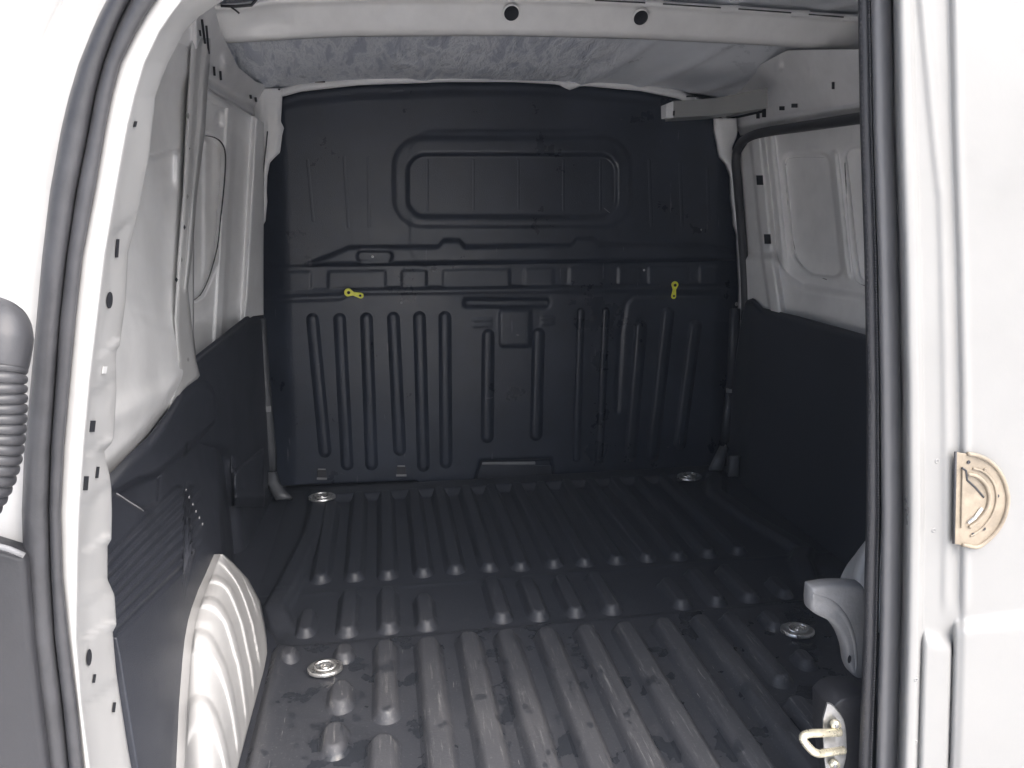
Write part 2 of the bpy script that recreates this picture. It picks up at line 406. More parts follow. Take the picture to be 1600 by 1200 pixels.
def pbox(nm, u0, v0, u1, v1, h0, h1, m, parent, surf=PW, bevel=.0008):
    a = poly_px(surf, [(u0, v0), (u1, v0), (u1, v1), (u0, v1)], h0)
    return prism(nm, a, surf.n, h1 - h0, m, parent, bevel)
def screw(u, v, r, h, m='steel', parent=None, surf=PW):
    c = Vector(surf(u, v, h)); n = Vector(surf.n); a = n.orthogonal().normalized(); b = n.cross(a)
    P = []
    for rad, hh in ((r, 0), (r, r * .35), (r * .8, r * .6), (r * .35, r * .6), (r * .3, r * .3), (.0001, r * .3)):
        P.append([c + a * rad * math.cos(2 * math.pi * k / 14) + b * rad * math.sin(2 * math.pi * k / 14) + n * hh for k in range(14)])
    return grid('screw', P, m, parent or part, closed=True, thick=0)
for u, v, r in ((407, 492, .007), (1150, 475, .007), (1133, 697, .006), (1095, 359, .0035), (468, 477, .003), (582, 401, .004), (627, 473, .004), (536, 733, .003), (957, 709, .003), (1006, 422, .004)):
    screw(u, v, r, h_part(u, v) + .001, parent=part, m='steel' if r > .0034 and v != 473 else 'greyplastic')
# retaining clips at the foot, grab strip in the notch
for u, v in ((503, 741), (627, 736)):
    pbox('retaining_clip', u - 7, v - 7, u + 7, v + 8, .006, .012, 'darkrub', part)
    pbox('clip_edge', u - 8, v + 5, u + 8, v + 8, .012, .016, 'greyplastic', part)
    pbox('clip_edge', u - 6, v - 9, u + 6, v - 7, .012, .014, 'greyplastic', part)
pbox('notch_strip', 753, 721, 836, 725, -.024, -.018, 'greyplastic', part)
pbox('notch_plate', 742, 726, 866, 748, -.03, -.02, 'trim', part)
# scuffs left by loads
for pts in (((889, 541), (881, 553), (874, 566)), ((872, 566), (863, 583)), ((1000, 544), (997, 572), (993, 596)), ((657, 645), (658, 668)), ((699, 650), (700, 662)), ((723, 648), (717, 657), (706, 666)), ((760, 640), (759, 656)), ((1036, 606), (1029, 645)), ((556, 652), (563, 653), (568, 647)), ((611, 560), (616, 592)), ((930, 612), (941, 590)), ((820, 655), (826, 672)), ((1075, 560), (1071, 590)), ((705, 214), (729, 216)), ((738, 219), (760, 217)), ((940, 322), (958, 337)), ((780, 215), (795, 219))):
    tube('scuff_mark', [PW(u, v, h_part(u, v) + .0004) for u, v in pts], .0007, 'greyplastic', part, 5)
# yellow locking tags
def tag_(u, v, ang, L, W):
    n = PW.n; c = Vector(PW(u, v, .022)); e = Vector((math.cos(ang), 0, math.sin(ang))); f = Vector((-math.sin(ang), 0, math.cos(ang)))
    pts = []
    for k in range(11): a = math.pi / 2 + math.pi * k / 10; pts.append(c - e * L * .62 + e * math.cos(a) * W + f * math.sin(a) * W)
    pts.append(c - e * L * .05 - f * W * .45); 
    for k in range(9): a = -math.pi / 2 + math.pi * k / 8; pts.append(c + e * L * .78 + e * math.cos(a) * W * .7 + f * math.sin(a) * W * .7)
    pts.append(c - e * L * .05 + f * W * .45)
    t = prism('locking_tag', pts, (0, -1, 0), .006, 'yellow', part, .0012)
    for q, r in ((-.6, .0048), (.72, .0036)):
        prism('tag_eye', disc_pts(c + e * L * q + Vector((0, -.0055, 0)), e, f, r, r, 12), (0, -1, 0), .0012, 'hole', part, 0)
tag_(553, 459, R(-16), .026, .0125)
tag_(1053, 453, R(-94), .026, .0115)

# edge profile strips each side of the partition
SL = [(407, 497, 2.31), (409, 540, 2.31), (414, 600, 2.31), (418, 650, 2.31), (423, 700, 2.31), (424, 735, 2.31)]
def strip(nm, pts, wpx, m, parent, th=.01, wend=None):
    rows = []
    for i, (u, v, Y) in enumerate(pts):
        w_ = wpx if wend is None else wpx + (wend - wpx) * i / (len(pts) - 1)
        rows.append([at(u - w_ / 2, v, Y=Y + .006), at(u - w_ * .25, v, Y=Y), at(u + w_ * .25, v, Y=Y), at(u + w_ / 2, v, Y=Y + .006)])
    return grid(nm, rows, m, parent, thick=th)
strip('edge_strip', SL, 9, 'edgestrip', van)
strip('edge_strip', [(424, 738, 2.29), (427, 755, 2.28), (437, 772, 2.26), (445, 781, 2.25)], 9, 'edgestrip', van, wend=22)
strip('edge_strip', [(1148, 482, 2.31), (1146, 540, 2.31), (1142, 607, 2.31)], 9, 'trim', van)
strip('edge_strip', [(1141, 613, 2.31), (1137, 650, 2.31), (1133, 690, 2.31)], 9, 'trim', van)
pbox('strip_joint', 1134, 606, 1147, 613, .05, .058, 'greyplastic', van)
pbox('strip_joint', 414, 634, 424, 643, .055, .062, 'greyplastic', van)
strip('edge_strip', [(1131, 698, 2.28), (1124, 715, 2.27), (1117, 735, 2.25)], 6, 'edgestrip', van, wend=16)
strip('edge_strip', [(1147, 712, 2.2), (1146, 730, 2.2), (1145, 745, 2.19)], 12, 'edgestrip', van)

# ---- floor mat : a separate loose liner
FL = XY()
mat_ = bpy.data.objects.new('floor_mat', None); COL.objects.link(mat_)
mat_['label'] = 'black ribbed rubber floor mat with dust and water patches covering the load floor'
mat_['category'] = 'floor mat'; mat_.location = (0, 0, 0)
MP = [(-.24, .79), (-.24, 1.47), (-.285, 1.60), (-.27, 1.70), (-.235, 2.0), (-.232, 2.20), (-.250, 2.335), (1.10, 2.335), (1.07, 2.22), (1.02, 2.10), (1.035, 1.9), (1.075, 1.68), (1.03, 1.62), (.98, 1.47), (.985, .79)]
RH = .019
def h_mat(x, y):
    d = poly_sd(x, y, MP)
    k = -.010
    yf = 2.245 - (x - .4) * .0 
    k += RH * float(ss(yf - .015, yf + .018, y))                 # front plateau the channels run out into
    kk = RH * (1 - float(ss(.045, .06, -d))) * float(ss(1.50, 1.62, y))  # border band beside the channels
    k = max(k, -.010 + kk)
    if y < 1.46: k += .004 * float(1 - ss(1.447, 1.462, y))
    k += .002 * math.exp(-((y - 1.675) / .004) ** 2)
    if x < -.19 and y < 1.46: k += .008 * float(1 - ss(-.225, -.195, x))
    k += .0008 * math.sin(x * 31 + y * 4) * math.sin(y * 11 + x * 3) # it lies a little unevenly
    return k - .02 * float(ss(-.012, .006, d))
def mat_sheet():
    xs = lin(-.305, 1.115, 240); ys = lin(.78, 2.345, 260)
    return grid('mat_sheet', [[(x, y, h_mat(x, y)) for y in ys] for x in xs], 'floor', mat_, flip=True)
mat_sheet()
msurf = lambda x, y, k=0: (x, y, -.010 + (.004 if y < 1.44 else 0) + .0008 * math.sin(x * 31 + y * 4) * math.sin(y * 11 + x * 3) + k)
def frib(p0, p1, w=.023, h=RH, nm='rib', flat=.42): # p near end first
    return emboss(nm, msurf, p0, p1, w, w, h, 'floor', mat_, flat=flat, flip=True)
def fl(u, v): q = at(u, v, Z=.002); return (q[0], q[1])
for u, v in ((500, 905), (553, 902), (606, 899), (662, 895), (713, 890), (766, 887), (816, 885), (868, 881), (917, 879), (967, 875), (1015, 872), (1063, 869), (1112, 865), (1159, 861)):
    x, y = fl(u, v); frib((x, y - .005), (x, 2.285 if u > 510 else 2.215), .0275, RH)
for (u0, v0), (u1, v1) in (((480, 990), (478, 950)), ((543, 990), (546, 920)), ((605, 985), (607, 915)), ((665, 980), (663, 926)), ((783, 968), (770, 900)), ((840, 965), (824, 899)), ((897, 960), (879, 897)),
                           ((953, 955), (932, 892)), ((1065, 947), (1043, 902)), ((1118, 943), (1087, 885)), ((1171, 937), (1133, 881)), ((1228, 930), (1207, 900)), ((1209, 985), (1200, 955)), ((1262, 1045), (1250, 1015)),
                           ((536, 1034), (539, 1006)), ((531, 1112), (533, 1064)), ((520, 1183), (525, 1128)), ((450, 1034), (452, 1010)), ((602, 1127), (604, 1000)), ((1222, 1072), (1140, 957)), ((1300, 1130), (1283, 1098))):
    a, b = fl(u0, v0), fl(u1, v1); xm = (a[0] + b[0]) / 2
    frib((xm, a[1]), (xm, b[1]), .0265 if v0 - v1 > 40 else .023, RH if v0 - v1 > 40 else RH * .9, nm='rib' if v0 - v1 > 60 else 'bump')
for u, v in ((667, 995), (730, 987), (788, 983), (850, 980), (910, 976), (970, 971), (1030, 966), (1087, 961)):
    x, y = fl(u, v); frib((x, .80), (x, y), .0300, RH)
for u, v in ((598, 1145), (1233, 1087)):
    x, y = fl(u, v); frib((x, .80), (x, y), .0300, RH)

# ---- tie-down eyes let into the floor
def tie(u, v, k=1.0, rot=0):
    zz = .012 if v < 900 else .004; x, y, z = at(u, v, Z=zz); root = bpy.data.objects.new('tie_down_eye', None); COL.objects.link(root); root.parent = van; root.location = (x, y, zz)
    root.rotation_euler = (0, 0, rot)
    def ring(nm, prof, m, sx=1.0, n=32):
        P = [[(sx * r * math.cos(2 * math.pi * k_ / n), r * math.sin(2 * math.pi * k_ / n), z_) for k_ in range(n)] for r, z_ in prof]
        return grid(nm, P, m, root, closed=True, flip=True)
    ring('rim', [(.033 * k, -.004), (.033 * k, .001), (.030 * k, .003), (.025 * k, .002), (.021 * k, -.003), (.014 * k, -.004), (.0002, -.004)], 'steel', 1.22)
    pts = [(.023 * k * math.cos(a) , .014 * k * math.sin(a), .004 + .003 * math.sin(a)) for a in lin(0, 2 * math.pi, 20)[:-1]]
    tube('ring', pts, .0028, 'steel', root, 8, closed=True)
    ring('bolt_head', [(.009, -.004), (.009, .003), (.007, .005), (.0035, .005), (.003, .002), (.0002, .002)], 'steel')
tie(503, 776, 1.0); tie(1077, 744, 1.0, .1); tie(508, 1043, .82); tie(1246, 984, .85, -.2)

# ---- roof
def h_roof(x, y):
    z = 1.314 - .055 * abs((x - .42) / .8) ** 3.2 * (.25 + .75 * float(ss(1.9, 2.3, y))) - .104 * float(ss(1.86, 2.36, y))
    z -= .006 * math.exp(-((x + .03 - (y - 2) * .5) / .03) ** 2) + .006 * math.exp(-((x - .25 - (y - 2) * .1) / .012) ** 2) * 0
    for x0, s in ((.62, .8), (.80, 1.0), (.98, 1.1)):
        z -= .007 * math.exp(-((x - x0 - (y - 2.3) * -s * .5) / .02) ** 2)
    return z
grid('roof_skin', [[(x, y, h_roof(x, y)) for y in lin(.80, 2.40, 80)] for x in lin(-.50, 1.30, 150)], 'roof', van, flip=False, thick=.002)
# flange over the partition, with its little drip tab
def topflange():
    rows = []
    for u in lin(424, 1135, 90):
        v = interp(u, TOPL) + (8 * math.exp(-((u - 890) / 12) ** 2)); k = 1
        rows.append([at(u, v - 13, Y=2.36), at(u, v - 10, Y=2.345), at(u, v - 5, Y=2.338), at(u, v + 1.5, Y=2.345), at(u, v + 2.5, Y=2.352)])
    grid('roof_flange', rows, 'inner_paint', van, thick=.002)
    for u in (430, 500, 795, 1080):
        v = interp(u, TOPL)
        pbox('flange_hole', u - 8, v - 11, u + 8, v - 8.5, .023, .026, 'hole', van)
topflange()
# roof bow
BL = [(322, 66), (400, 62), (460, 58), (550, 54), (800, 53), (1000, 58), (1200, 68), (1345, 79), (1400, 84)]
BT = [(322, 14), (380, 12), (420, 4), (600, -1), (800, 0), (950, 4), (1020, 8), (1200, 20), (1345, 32), (1400, 36)]
def bow():
    rows = []
    for u in lin(322, 1400, 150):
        b, t = interp(u, BL), interp(u, BT)
        sc = 1 if u > 470 else float(ss(440, 474, u))            # shouldered end with a pressed scoop
        dip = .018 * (1 - sc) * math.exp(-((u - 430) / 45) ** 2)
        row = [at(u, b + 2, Y=1.90), at(u, b, Y=1.88), at(u, b - 4, Y=1.868)]
        for k in (.1, .25, .4, .6, .8, .95): row.append(at(u, b - 4 + (t - b + 4) * k, Y=1.866 - .045 * k + dip * math.sin(min(1, k * 1.1) * math.pi)))
        row += [at(u, t, Y=1.80), at(u, t - 7, Y=1.80)]
        rows.append(row)
    o = grid('roof_bow', rows, 'inner_paint', van, thick=.002)
    for u, v in ((799, 20), (1001, 27)):
        c = Vector(at(u, v, Y=1.826)); d = -Vector(ray(u, v)).normalized()
        nrm = Vector((0, -.80, -.60)).normalized(); a = Vector((1, 0, 0)); b = nrm.cross(a)
        P = [[c + nrm * hh + a * rad * math.cos(2 * math.pi * k / 24) + b * rad * math.sin(2 * math.pi * k / 24) for k in range(24)] for rad, hh in ((.0195, .0), (.0185, .0035), (.0165, .003), (.0160, .0005), (.0001, .0005))]
        grid('bow_hole', P[2:], 'hole', o, closed=True); grid('hole_rim', P[:3], 'inner_paint', o, closed=True)
    return o
bow_o = bow()
# spot-weld tabs along the rear edge of the bow
for u in (560, 665, 785, 905, 1022, 1140, 1250, 1330):
    t = interp(u, BT)
    pbox('bow_tab', u - 14, t - 8, u + 14, t + 3, 0, .004, 'rail_paint', bow_o, Plane((0, 1.806, 0), (0, -1, 0)), .001)
for i, (u0, u1) in enumerate(((930, 1008), (1036, 1126), (1154, 1236), (1264, 1318))):
    t0, t1 = interp(u0, BT) - 3, interp(u1, BT) - 3
    tube('bow_seam', [at(u0, t0, Y=1.79), at((u0 + u1) / 2, (t0 + t1) / 2, Y=1.79), at(u1, t1, Y=1.79)], .0016, 'darkrub', bow_o, 6)
tube('bow_seam', [at(u, v, Y=1.79) for u, v in ((345, 9), (368, 10), (393, 8), (400, 0), (404, -8))], .003, 'darkrub', bow_o, 6)
tube('bow_seam', [at(u, v, Y=1.79) for u, v in ((361, 11), (368, 16), (374, 21))], .002, 'darkrub', bow_o, 6)

# ---- left side of the bay -------------------------------------------------
LQ = Plane((-.405, 1.2, .5), (1, -.02, -.06))               # quarter panel
Qt = [(100, -20), (230, -20), (300, 60), (330, 90)]
Qb = [(100, 830), (172, 742), (232, 680), (262, 640), (282, 607), (300, 590), (330, 590)]
def h_q(u, v):
    h = 0
    h += .012 * (1 - float(ss(0, 26, abs(v - interp(u, [(190, 470), (230, 492), (280, 508)])))))*.35
    h += .010 * float(ss(475, 500, v - (u - 190) * .4)) * 1
    h += .004 * float(ss(255, 285, u + (v - 300) * .03))        # rolls out to the post
    h += .006 * math.exp(-((u - 277 + (v - 250) * .02) / 4) ** 2) * float(ss(225, 245, v)) * (1 - float(ss(280, 300, v)))
    h += .010 * float(1 - ss(118, 150, v + (u - 240) * .2))
    d = sg(u, v, [(235, 245), (280, 232)]); h -= .004 * math.exp(-(d / 3) ** 2)
    h -= .02 * float(ss(-30, 0, v - interp(u, Qb))) * .4
    h += .008 * math.exp(-((v - 640 + (u - 200) * .5) / 22) ** 2)
    return h
relief('quarter_panel', LQ, lin(100, 303, 80), Qt, Qb, 160, h_q, 'inner_paint', van)
# C post
LC = Plane((-.376, 1.6, .5), (1, -.10, -.06))
CL = [(-30, 268), (60, 300), (130, 296), (200, 292), (300, 287), (400, 279), (500, 273), (560, 277), (600, 275), (645, 262)]
CR = [(-30, 330), (60, 330), (130, 322), (200, 318), (300, 306), (400, 298), (450, 292), (500, 297), (560, 304), (588, 311), (592, 306), (606, 288), (645, 262.5)]
def post():
    rows = []
    for v in lin(60, 645, 130):
        a, b = interp(v, CL), interp(v, CR)
        row = []
        for k, h in ((-.10, -.03), (0, 0), (.12, .003), (.3, .001), (.5, .0015), (.62, .0015), (.72, .006), (.80, .0075), (.88, .006), (1.0, -.002), (1.08, -.03)):
            if v > 455: h = min(h, .002) if h > 0 else h
            row.append(LC(a + (b - a) * k, v, h))
        rows.append(row)
    return grid('side_post', rows, 'frame_paint', van, thick=.001)
post_o = post()
for u, v, r in ((293, 181, 4), (292, 307, 3), (287, 355, 3.2), (283, 406, 3), (293, 562, 3), (294, 232, 3), (275, 437, 3)):
    nm = 'weld_spot'
    P = poly_px(LC, [(u - r * .7, v), (u, v - r * 1.3), (u + r * .7, v), (u, v + r * 1.3)], .0015); prism(nm, P, LC.n, .0015, 'hole' if v in (355, 437, 232) else 'paint', post_o, .0005)
# front bay between post and partition
LB = Plane((-.425, 1.93, .6), (1, -.21, -.08))
def h_b(u, v):
    d1 = rr(u + (v - 300) * .06 * (1 if v < 360 else 1), v, 262, 210, 344, 478, 34) + (0 if v < 390 else (v - 390) * .0)
    if v > 380: d1 = max(d1, (u - interp(v, [(380, 343), (400, 340), (440, 325), (462, 315), (474, 297), (490, 280)])) * .8)
    h = -.020 * (1 - float(ss(-2.5, 1.5, d1)))
    h -= .006 * math.exp(-((d1 - 1) / 2.0) ** 2)
    h += .004 * float(ss(313, 322, u)) * (1 - float(ss(322, 333, u))) * (1 - float(ss(-12, -3, d1)))
    uu = u + (v - 300) * .055
    h += .004 * float(ss(345, 349, uu)) * (1 - float(ss(357, 362, uu)))
    h -= .004 * float(ss(360, 366, uu)) * (1 - float(ss(386, 393, uu)))
    h += .010 * float(ss(386, 396, uu)) 
    h += .010 * (1 - float(ss(165, 200, v - (u - 340) * .5)))
    h -= .010 * math.exp(-((uu - 337) / 5) ** 2) * float(ss(170, 180, v)) * (1 - float(ss(192, 200, v))) * .5
    h += .005 * float(ss(478, 500, v + (u - 330) * .3)) * (1 - float(ss(380, 390, u)))
    return h * 1.5
relief('bay_panel', LB, lin(286, 412, 90), [(286, 110), (330, 140), (412, 192)], [(286, 590), (305, 562), (330, 540), (395, 494), (412, 492)], 150, h_b, 'inner_paint', van)
# B post flange with a wavy edge over the partition
def wavy(nm, L_, R_, Y, v0, v1, m, flip=False):
    rows = []
    for v in lin(v0, v1, 120):
        a, b = interp(v, L_), interp(v, R_)
        rows.append([at(a - 3, v, Y=Y + .03), at(a, v, Y=Y + .004), at(a + (b - a) * .3, v, Y=Y), at(a + (b - a) * .8, v, Y=Y), at(b, v, Y=Y + .003), at(b, v, Y=Y + .012)])
    return grid(nm, rows, m, van, thick=.0015)
wavy('post_flange', [(138, 402), (160, 400), (200, 398), (230, 400), (260, 402), (300, 402), (350, 402), (400, 399), (493, 395)],
     [(138, 441), (160, 440), (190, 438), (200, 443), (212, 440), (238, 437), (246, 428), (254, 421), (275, 417), (300, 416), (315, 417), (345, 414), (360, 406), (372, 403), (400, 400.5), (493, 399)], 2.335, 138, 493, 'inner_paint')
tube('panel_gap', [LB(u, v, h_b(u, v) + .001) for u, v in catmull([(301, 211), (330, 213), (345, 222), (352, 240), (351, 280), (345, 340), (340, 385), (328, 430), (314, 460), (297, 473)], 5)], .0019, 'darkrub', van, 6)
tube('flange_seam', catmull([at(u, v, Y=2.33) for u, v in ((418, 205), (414, 245), (408, 300), (403, 345), (401, 362))], 5), .0016, 'darkrub', van, 6)
# cant rail above the bay
LR = Plane((-.40, 1.6, 1.06), (1, -.05, -.62))
def h_lr(u, v):
    h = 0
    lo = interp(u, [(200, 45), (255, 92), (300, 122), (340, 150), (415, 196), (430, 203)])
    h += .010 * math.exp(-((v - lo + 5) / 5) ** 2)
    h += .012 * (1 - float(ss(6, 13, abs(v - lo + 22)))) * 0
    h -= .006 * math.exp(-((v - lo + 16) / 5) ** 2)
    h += .012 * math.exp(-((u - 352) / 7) ** 2 - ((v - 100) / 14) ** 2)
    h += .012 * math.exp(-((u - 306) / 5) ** 2) * (1 - float(ss(80, 100, v)))
    return h
relief('cant_rail', LR, lin(200, 432, 90), [(200, -20), (330, -10), (345, 50), (372, 105), (400, 128), (432, 136)], [(200, 60), (255, 100), (300, 131), (340, 160), (415, 206), (432, 212)], 50, h_lr, 'rail_paint', van)
for u0, v0, u1, v1, w_ in ((315, 30, 320, 68, 1.6), (322, 40, 326, 84, 1.4), (334, 104, 335, 118, 1.5), (344, 111, 345, 125, 1.5), (391, 148, 392, 154, 1.6), (399, 152, 400, 159, 1.6), (312, 47, 313, 56, 1.2), (408, 160, 408, 166, 1)):
    P = poly_px(LR, [(u0 - w_, v0), (u0 + w_, v0), (u1 + w_, v1), (u1 - w_, v1)], .013 if u0 < 330 else .004); prism('rail_slot', P, LR.n, .001, 'hole', van, 0)
LR2 = Plane((-.385, 1.6, 1.04), (1, -.08, .35))
def lower_rail():
    rows = []
    for u in lin(255, 422, 50):
        v = interp(u, [(255, 100), (300, 130), (340, 158), (415, 204), (422, 208)])
        rows.append([LR(u, v - 9, .012), LR(u, v - 4, .018), LR(u, v + 1, .016), LR(u, v + 8, .004), LR(u, v + 14, -.012)])
    grid('rail_lip', rows, 'inner_paint', van, thick=.002)
lower_rail()

# black trim, front part
LT = Plane((-.375, 2.0, .3), (1, -.06, -.02))
relief('side_trim', LT, lin(265, 432, 70), [(265, 592), (305, 557), (385, 494), (398, 490), (432, 491)], [(265, 1010), (432, 1010)], 140,
       lambda u, v: .010 * float(ss(2, 12, v - interp(u, [(265, 592), (305, 557), (385, 494), (398, 490), (432, 491)]))) - .03 * (1 - float(ss(338, 372, u + (v - 700) * -.1))) * float(ss(690, 720, v)) - .02 * float(ss(410, 430, u - (v - 500) * .06)), 'trim', van)
# foot boss in front of the wheel arch
def boss():
    rows = []
    for v in lin(700, 792, 30):
        row = []
        for u in lin(362, 415, 24):
            vt = interp(u, [(362, 742), (385, 722), (405, 706), (415, 700)])
            k = float(ss(vt - 8, vt + 4, v))
            b = .016 * float(ss(362, 368, u)) * (1 - float(ss(410, 415, u))) * k
            b += .012 * math.exp(-((v - 776) / 9) ** 2) * float(ss(362, 368, u)) * (1 - float(ss(410, 415, u)))
            row.append(LT(u, v, .004 + b))
        rows.append(row)
    grid('trim_boss', rows, 'trim', van, thick=.001, flip=True)
boss()
# black trim, rear part over the arch
class SideSurf:                                      # sight line met at a given distance out from the bay's middle
    n = np.array((1.0, 0, 0))
    def __call__(s, u, v, h=0):
        p = at(u, v, X=-.372 + h)
        return p if p[1] > .90 else at(u, v, Y=.90)
LK = SideSurf()
Kt = [(100, 812), (168, 744), (200, 711), (233, 681), (262, 642), (285, 606), (311, 588), (325, 584), (340, 600), (352, 640), (372, 700)]
KB = [(100, 1260), (286, 1260), (289, 1200), (293, 1100), (298, 1030), (301, 1000), (306, 970), (312, 948), (322, 920), (332, 895), (345, 868), (372, 980)]
def h_k(u, v):
    t = interp(u, Kt); e = v - t; h = 0
    lo = interp(u, [(150, 800), (173, 768), (250, 733), (300, 690), (345, 650), (360, 640)]) # lower edge of top bevel
    h -= .012 * (1 - float(ss(0, 30, e + 4)))
    h -= .014 * (float(ss(lo - t - 4, lo - t + 12, e)))
    d = poly_sd(u, v, [(176, 770), (215, 746), (250, 742), (247, 785), (225, 797)]); h -= .008 * (1 - float(ss(-6, 3, d)))
    if 760 < v < 1060 and u < 330:
        k = (v + .98 * (u - 170)); fr = ((k - 858) / 19.0)
        if 0 < fr < 8: h -= .004 * (.5 - .5 * math.cos(2 * math.pi * fr)) * (1 - float(ss(300, 318, u)))
    h += (.067 * float(ss(700, 868, v)) + .006 * float(ss(868, 1040, v))) * (.80 + .20 * float(ss(160, 288, u)))
    h -= (.05 + .05 * float(ss(700, 868, v))) * float(ss(336, 366, u - (v - 700) * .05))
    return h
relief('arch_trim', LK, lin(100, 372, 140), Kt, KB, 240, h_k, 'trim', van)
for u, v in ((290, 766), (295, 777), (301, 788), (306, 799), (311, 809), (316, 819)):
    screw(u, v, .0028, h_k(u, v) + .001, 'greyplastic', van, LK)
tube('trim_seam', [LK(u, v, h_k(u, v) + .001) for u, v in ((182, 771), (193, 778), (205, 786), (215, 792), (224, 798))], .0012, 'greyplastic', van, 6)

# ---- wheel arches (painted steel, pressed ribs)
def wheel_arch(xf, sgn, ymax, nm='wheel_arch'):
    """a pressed housing: a cross section that climbs the inner face and rolls outwards, its height following the wheel"""
    rows = []; NY = 190; NS = 34; yc = ymax - .345
    for i in range(NY + 1):
        y = .885 + (ymax - .885) * i / NY; q = max(0, (y - yc) / .345)
        zt = .325 * math.sqrt(max(0, 1 - q ** 2.4)) - .012
        rec = .03 * q ** 3
        f = (y - .80) / .078; rib = .5 + .5 * math.cos(2 * math.pi * f); rib = .006 * float(ss(.45, .95, rib))
        row = []
        for k in range(NS + 1):
            t = k / NS
            if t < .7:
                a = t / .7 * math.pi / 2; nx, nz = math.cos(a), math.sin(a)
                x = rec + .15 * (1 - math.cos(a) ** .8 if a < 1.5707 else 1); z = -.012 + (zt + .012) * math.sin(a) ** .85
            else:
                nx, nz = 0, 1; x = rec + .15 + .11 * (t - .7) / .3; z = zt
            r = rib * float(ss(0, .06, t)) * (1 - float(ss(.90, 1.0, q)))
            row.append((xf - sgn * (x - r * nx), y, z + r * nz))
        rows.append(row)
    return grid(nm, rows, 'inner_paint', van, thick=.002, flip=(sgn < 0))
def arch_left():
    """the left housing, from the trim's cut-out down to the floor; its pressed ribs run across the van"""
    LC_ = [(866, 344), (895, 332), (920, 321), (948, 311), (970, 305), (1000, 300), (1030, 297), (1100, 292), (1200, 288), (1260, 285)]
    RC_ = [(866, 346), (880, 362), (905, 385), (940, 404), (975, 411), (1000, 415), (1020, 417), (1050, 411), (1100, 397), (1150, 383), (1200, 370), (1260, 354)]
    XR = [(866, -.304), (880, -.294), (905, -.280), (940, -.266), (975, -.256), (1040, -.248)]
    rows = []
    for v in lin(866, 1260, 200):
        a, b = interp(v, LC_), interp(v, RC_)
        xl = -.372 + .067 * ss(700, 868, v) + .006 * ss(868, 1040, v) - .003
        xr = interp(v, XR)
        row = []
        for k in range(81):
            t = k / 80; u = a + (b - a) * t
            x = xl + (xr - xl) * (t ** .8) + .012 * math.sin(math.pi * t) * ss(866, 930, v)
            y = at(u, v, X=x)[1]; f = (y - .80) / .080
            rb = .5 + .5 * math.cos(2 * math.pi * f); x += .0024 * ss(.50, 1.0, rb) * ss(0, .04, t) * (1 - ss(.9, 1, t)) * ss(866, 890, v)
            row.append(at(u, v, X=x))
        e = at(b + 3, v, X=xr - .012)
        p = row[0]; rows.append([(p[0] - .03, p[1] + .004, p[2])] + row + [e, (e[0] - .03, e[1] + .02, e[2] - .02)])
    return grid('wheel_arch', rows, 'frame_paint', van, thick=0)
arch_left()
wheel_arch(1.0, -1, 1.51)

# ---- right side ----------------------------------------------------------
RD = Plane((1.135, 2.0, .8), (-1, -.04, -.09))
def h_rd(u, v):
    # slanting coordinates that follow the door's tumblehome
    s = interp(v, [(190, -12), (300, 0), (400, 10), (500, 24)])
    x = u - s; h = 0
    h += .008 * float(ss(1180, 1184, x)) * (1 - float(ss(1196, 1201, x)))
    h -= .012 * float(ss(1198, 1206, x))
    h += .010 * math.exp(-((x - 1214) / 5) ** 2) * (1 - float(ss(400, 440, v)))
    low = interp(x, [(1200, 400), (1215, 430), (1240, 450), (1400, 475)])
    d = rr(x, v, 1228, 236 , 1306, interp(u, [(1228, 405), (1270, 432), (1300, 436)]), 20)
    h -= .012 * (1 - float(ss(-5, 2, d)))
    d2 = rr(x, v, 1326, 228, 1460, 446, 20); h -= .012 * (1 - float(ss(-4, 2, d2)))
    h += .008 * math.exp(-((x - 1312) / 3.5) ** 2) * float(ss(232, 245, v)) * (1 - float(ss(425, 440, v)))
    h += .012 * float(ss(low - 8, low + 8, v))
    return h * 1.7
relief('sliding_door', RD, lin(1158, 1400, 130), [(1158, 240), (1170, 222), (1195, 206), (1260, 195), (1400, 180)], [(1158, 470), (1176, 470), (1192, 482), (1250, 496), (1400, 537)], 150, h_rd, 'inner_paint', van, flip=True)
for u, v in ((1187, 281), (1199, 373)):
    P = poly_px(RD, [(u - 5, v - 7), (u + 5, v - 7), (u + 6, v + 8), (u - 4, v + 8)], h_rd(u, v) + .0015); prism('door_slot', P, RD.n, .001, 'hole', van, 0)
sdoor = bpy.data.objects['sliding_door']
for pts in ([(1290, 246), (1245, 246), (1229, 254), (1228, 290), (1234, 345), (1245, 398), (1264, 425), (1292, 437)], [(1362, 229), (1334, 231), (1321, 243), (1322, 290), (1328, 370), (1334, 425), (1343, 443), (1370, 449)]):
    tube('panel_gap', [RD(u, v, h_rd(u, v) + .001) for u, v in catmull(pts, 5)], .0011, 'darkrub', sdoor, 6)
# door seal
SP = catmull([(1164, 500), (1165, 470), (1163, 420), (1158, 350), (1153, 290), (1150, 250), (1156, 226), (1175, 212), (1210, 204), (1280, 194), (1400, 176)], 6)
tube('door_seal', [RD(u, v, .022) for u, v in SP], .0135, 'darkrub', van, 10)
# right B post flange, light wavy edge
wavy('post_flange', [(185, 1118), (205, 1118), (222, 1122), (245, 1126), (256, 1136), (275, 1143), (310, 1144), (330, 1147), (350, 1148), (365, 1153), (450, 1157), (520, 1156), (560, 1152), (612, 1146)],
     [(185, 1150), (205, 1152), (215, 1150), (230, 1143), (256, 1146), (275, 1149), (310, 1151), (350, 1155), (365, 1158), (450, 1161), (520, 1160.5), (560, 1156), (612, 1149)], 2.325, 185, 612, 'inner_paint')
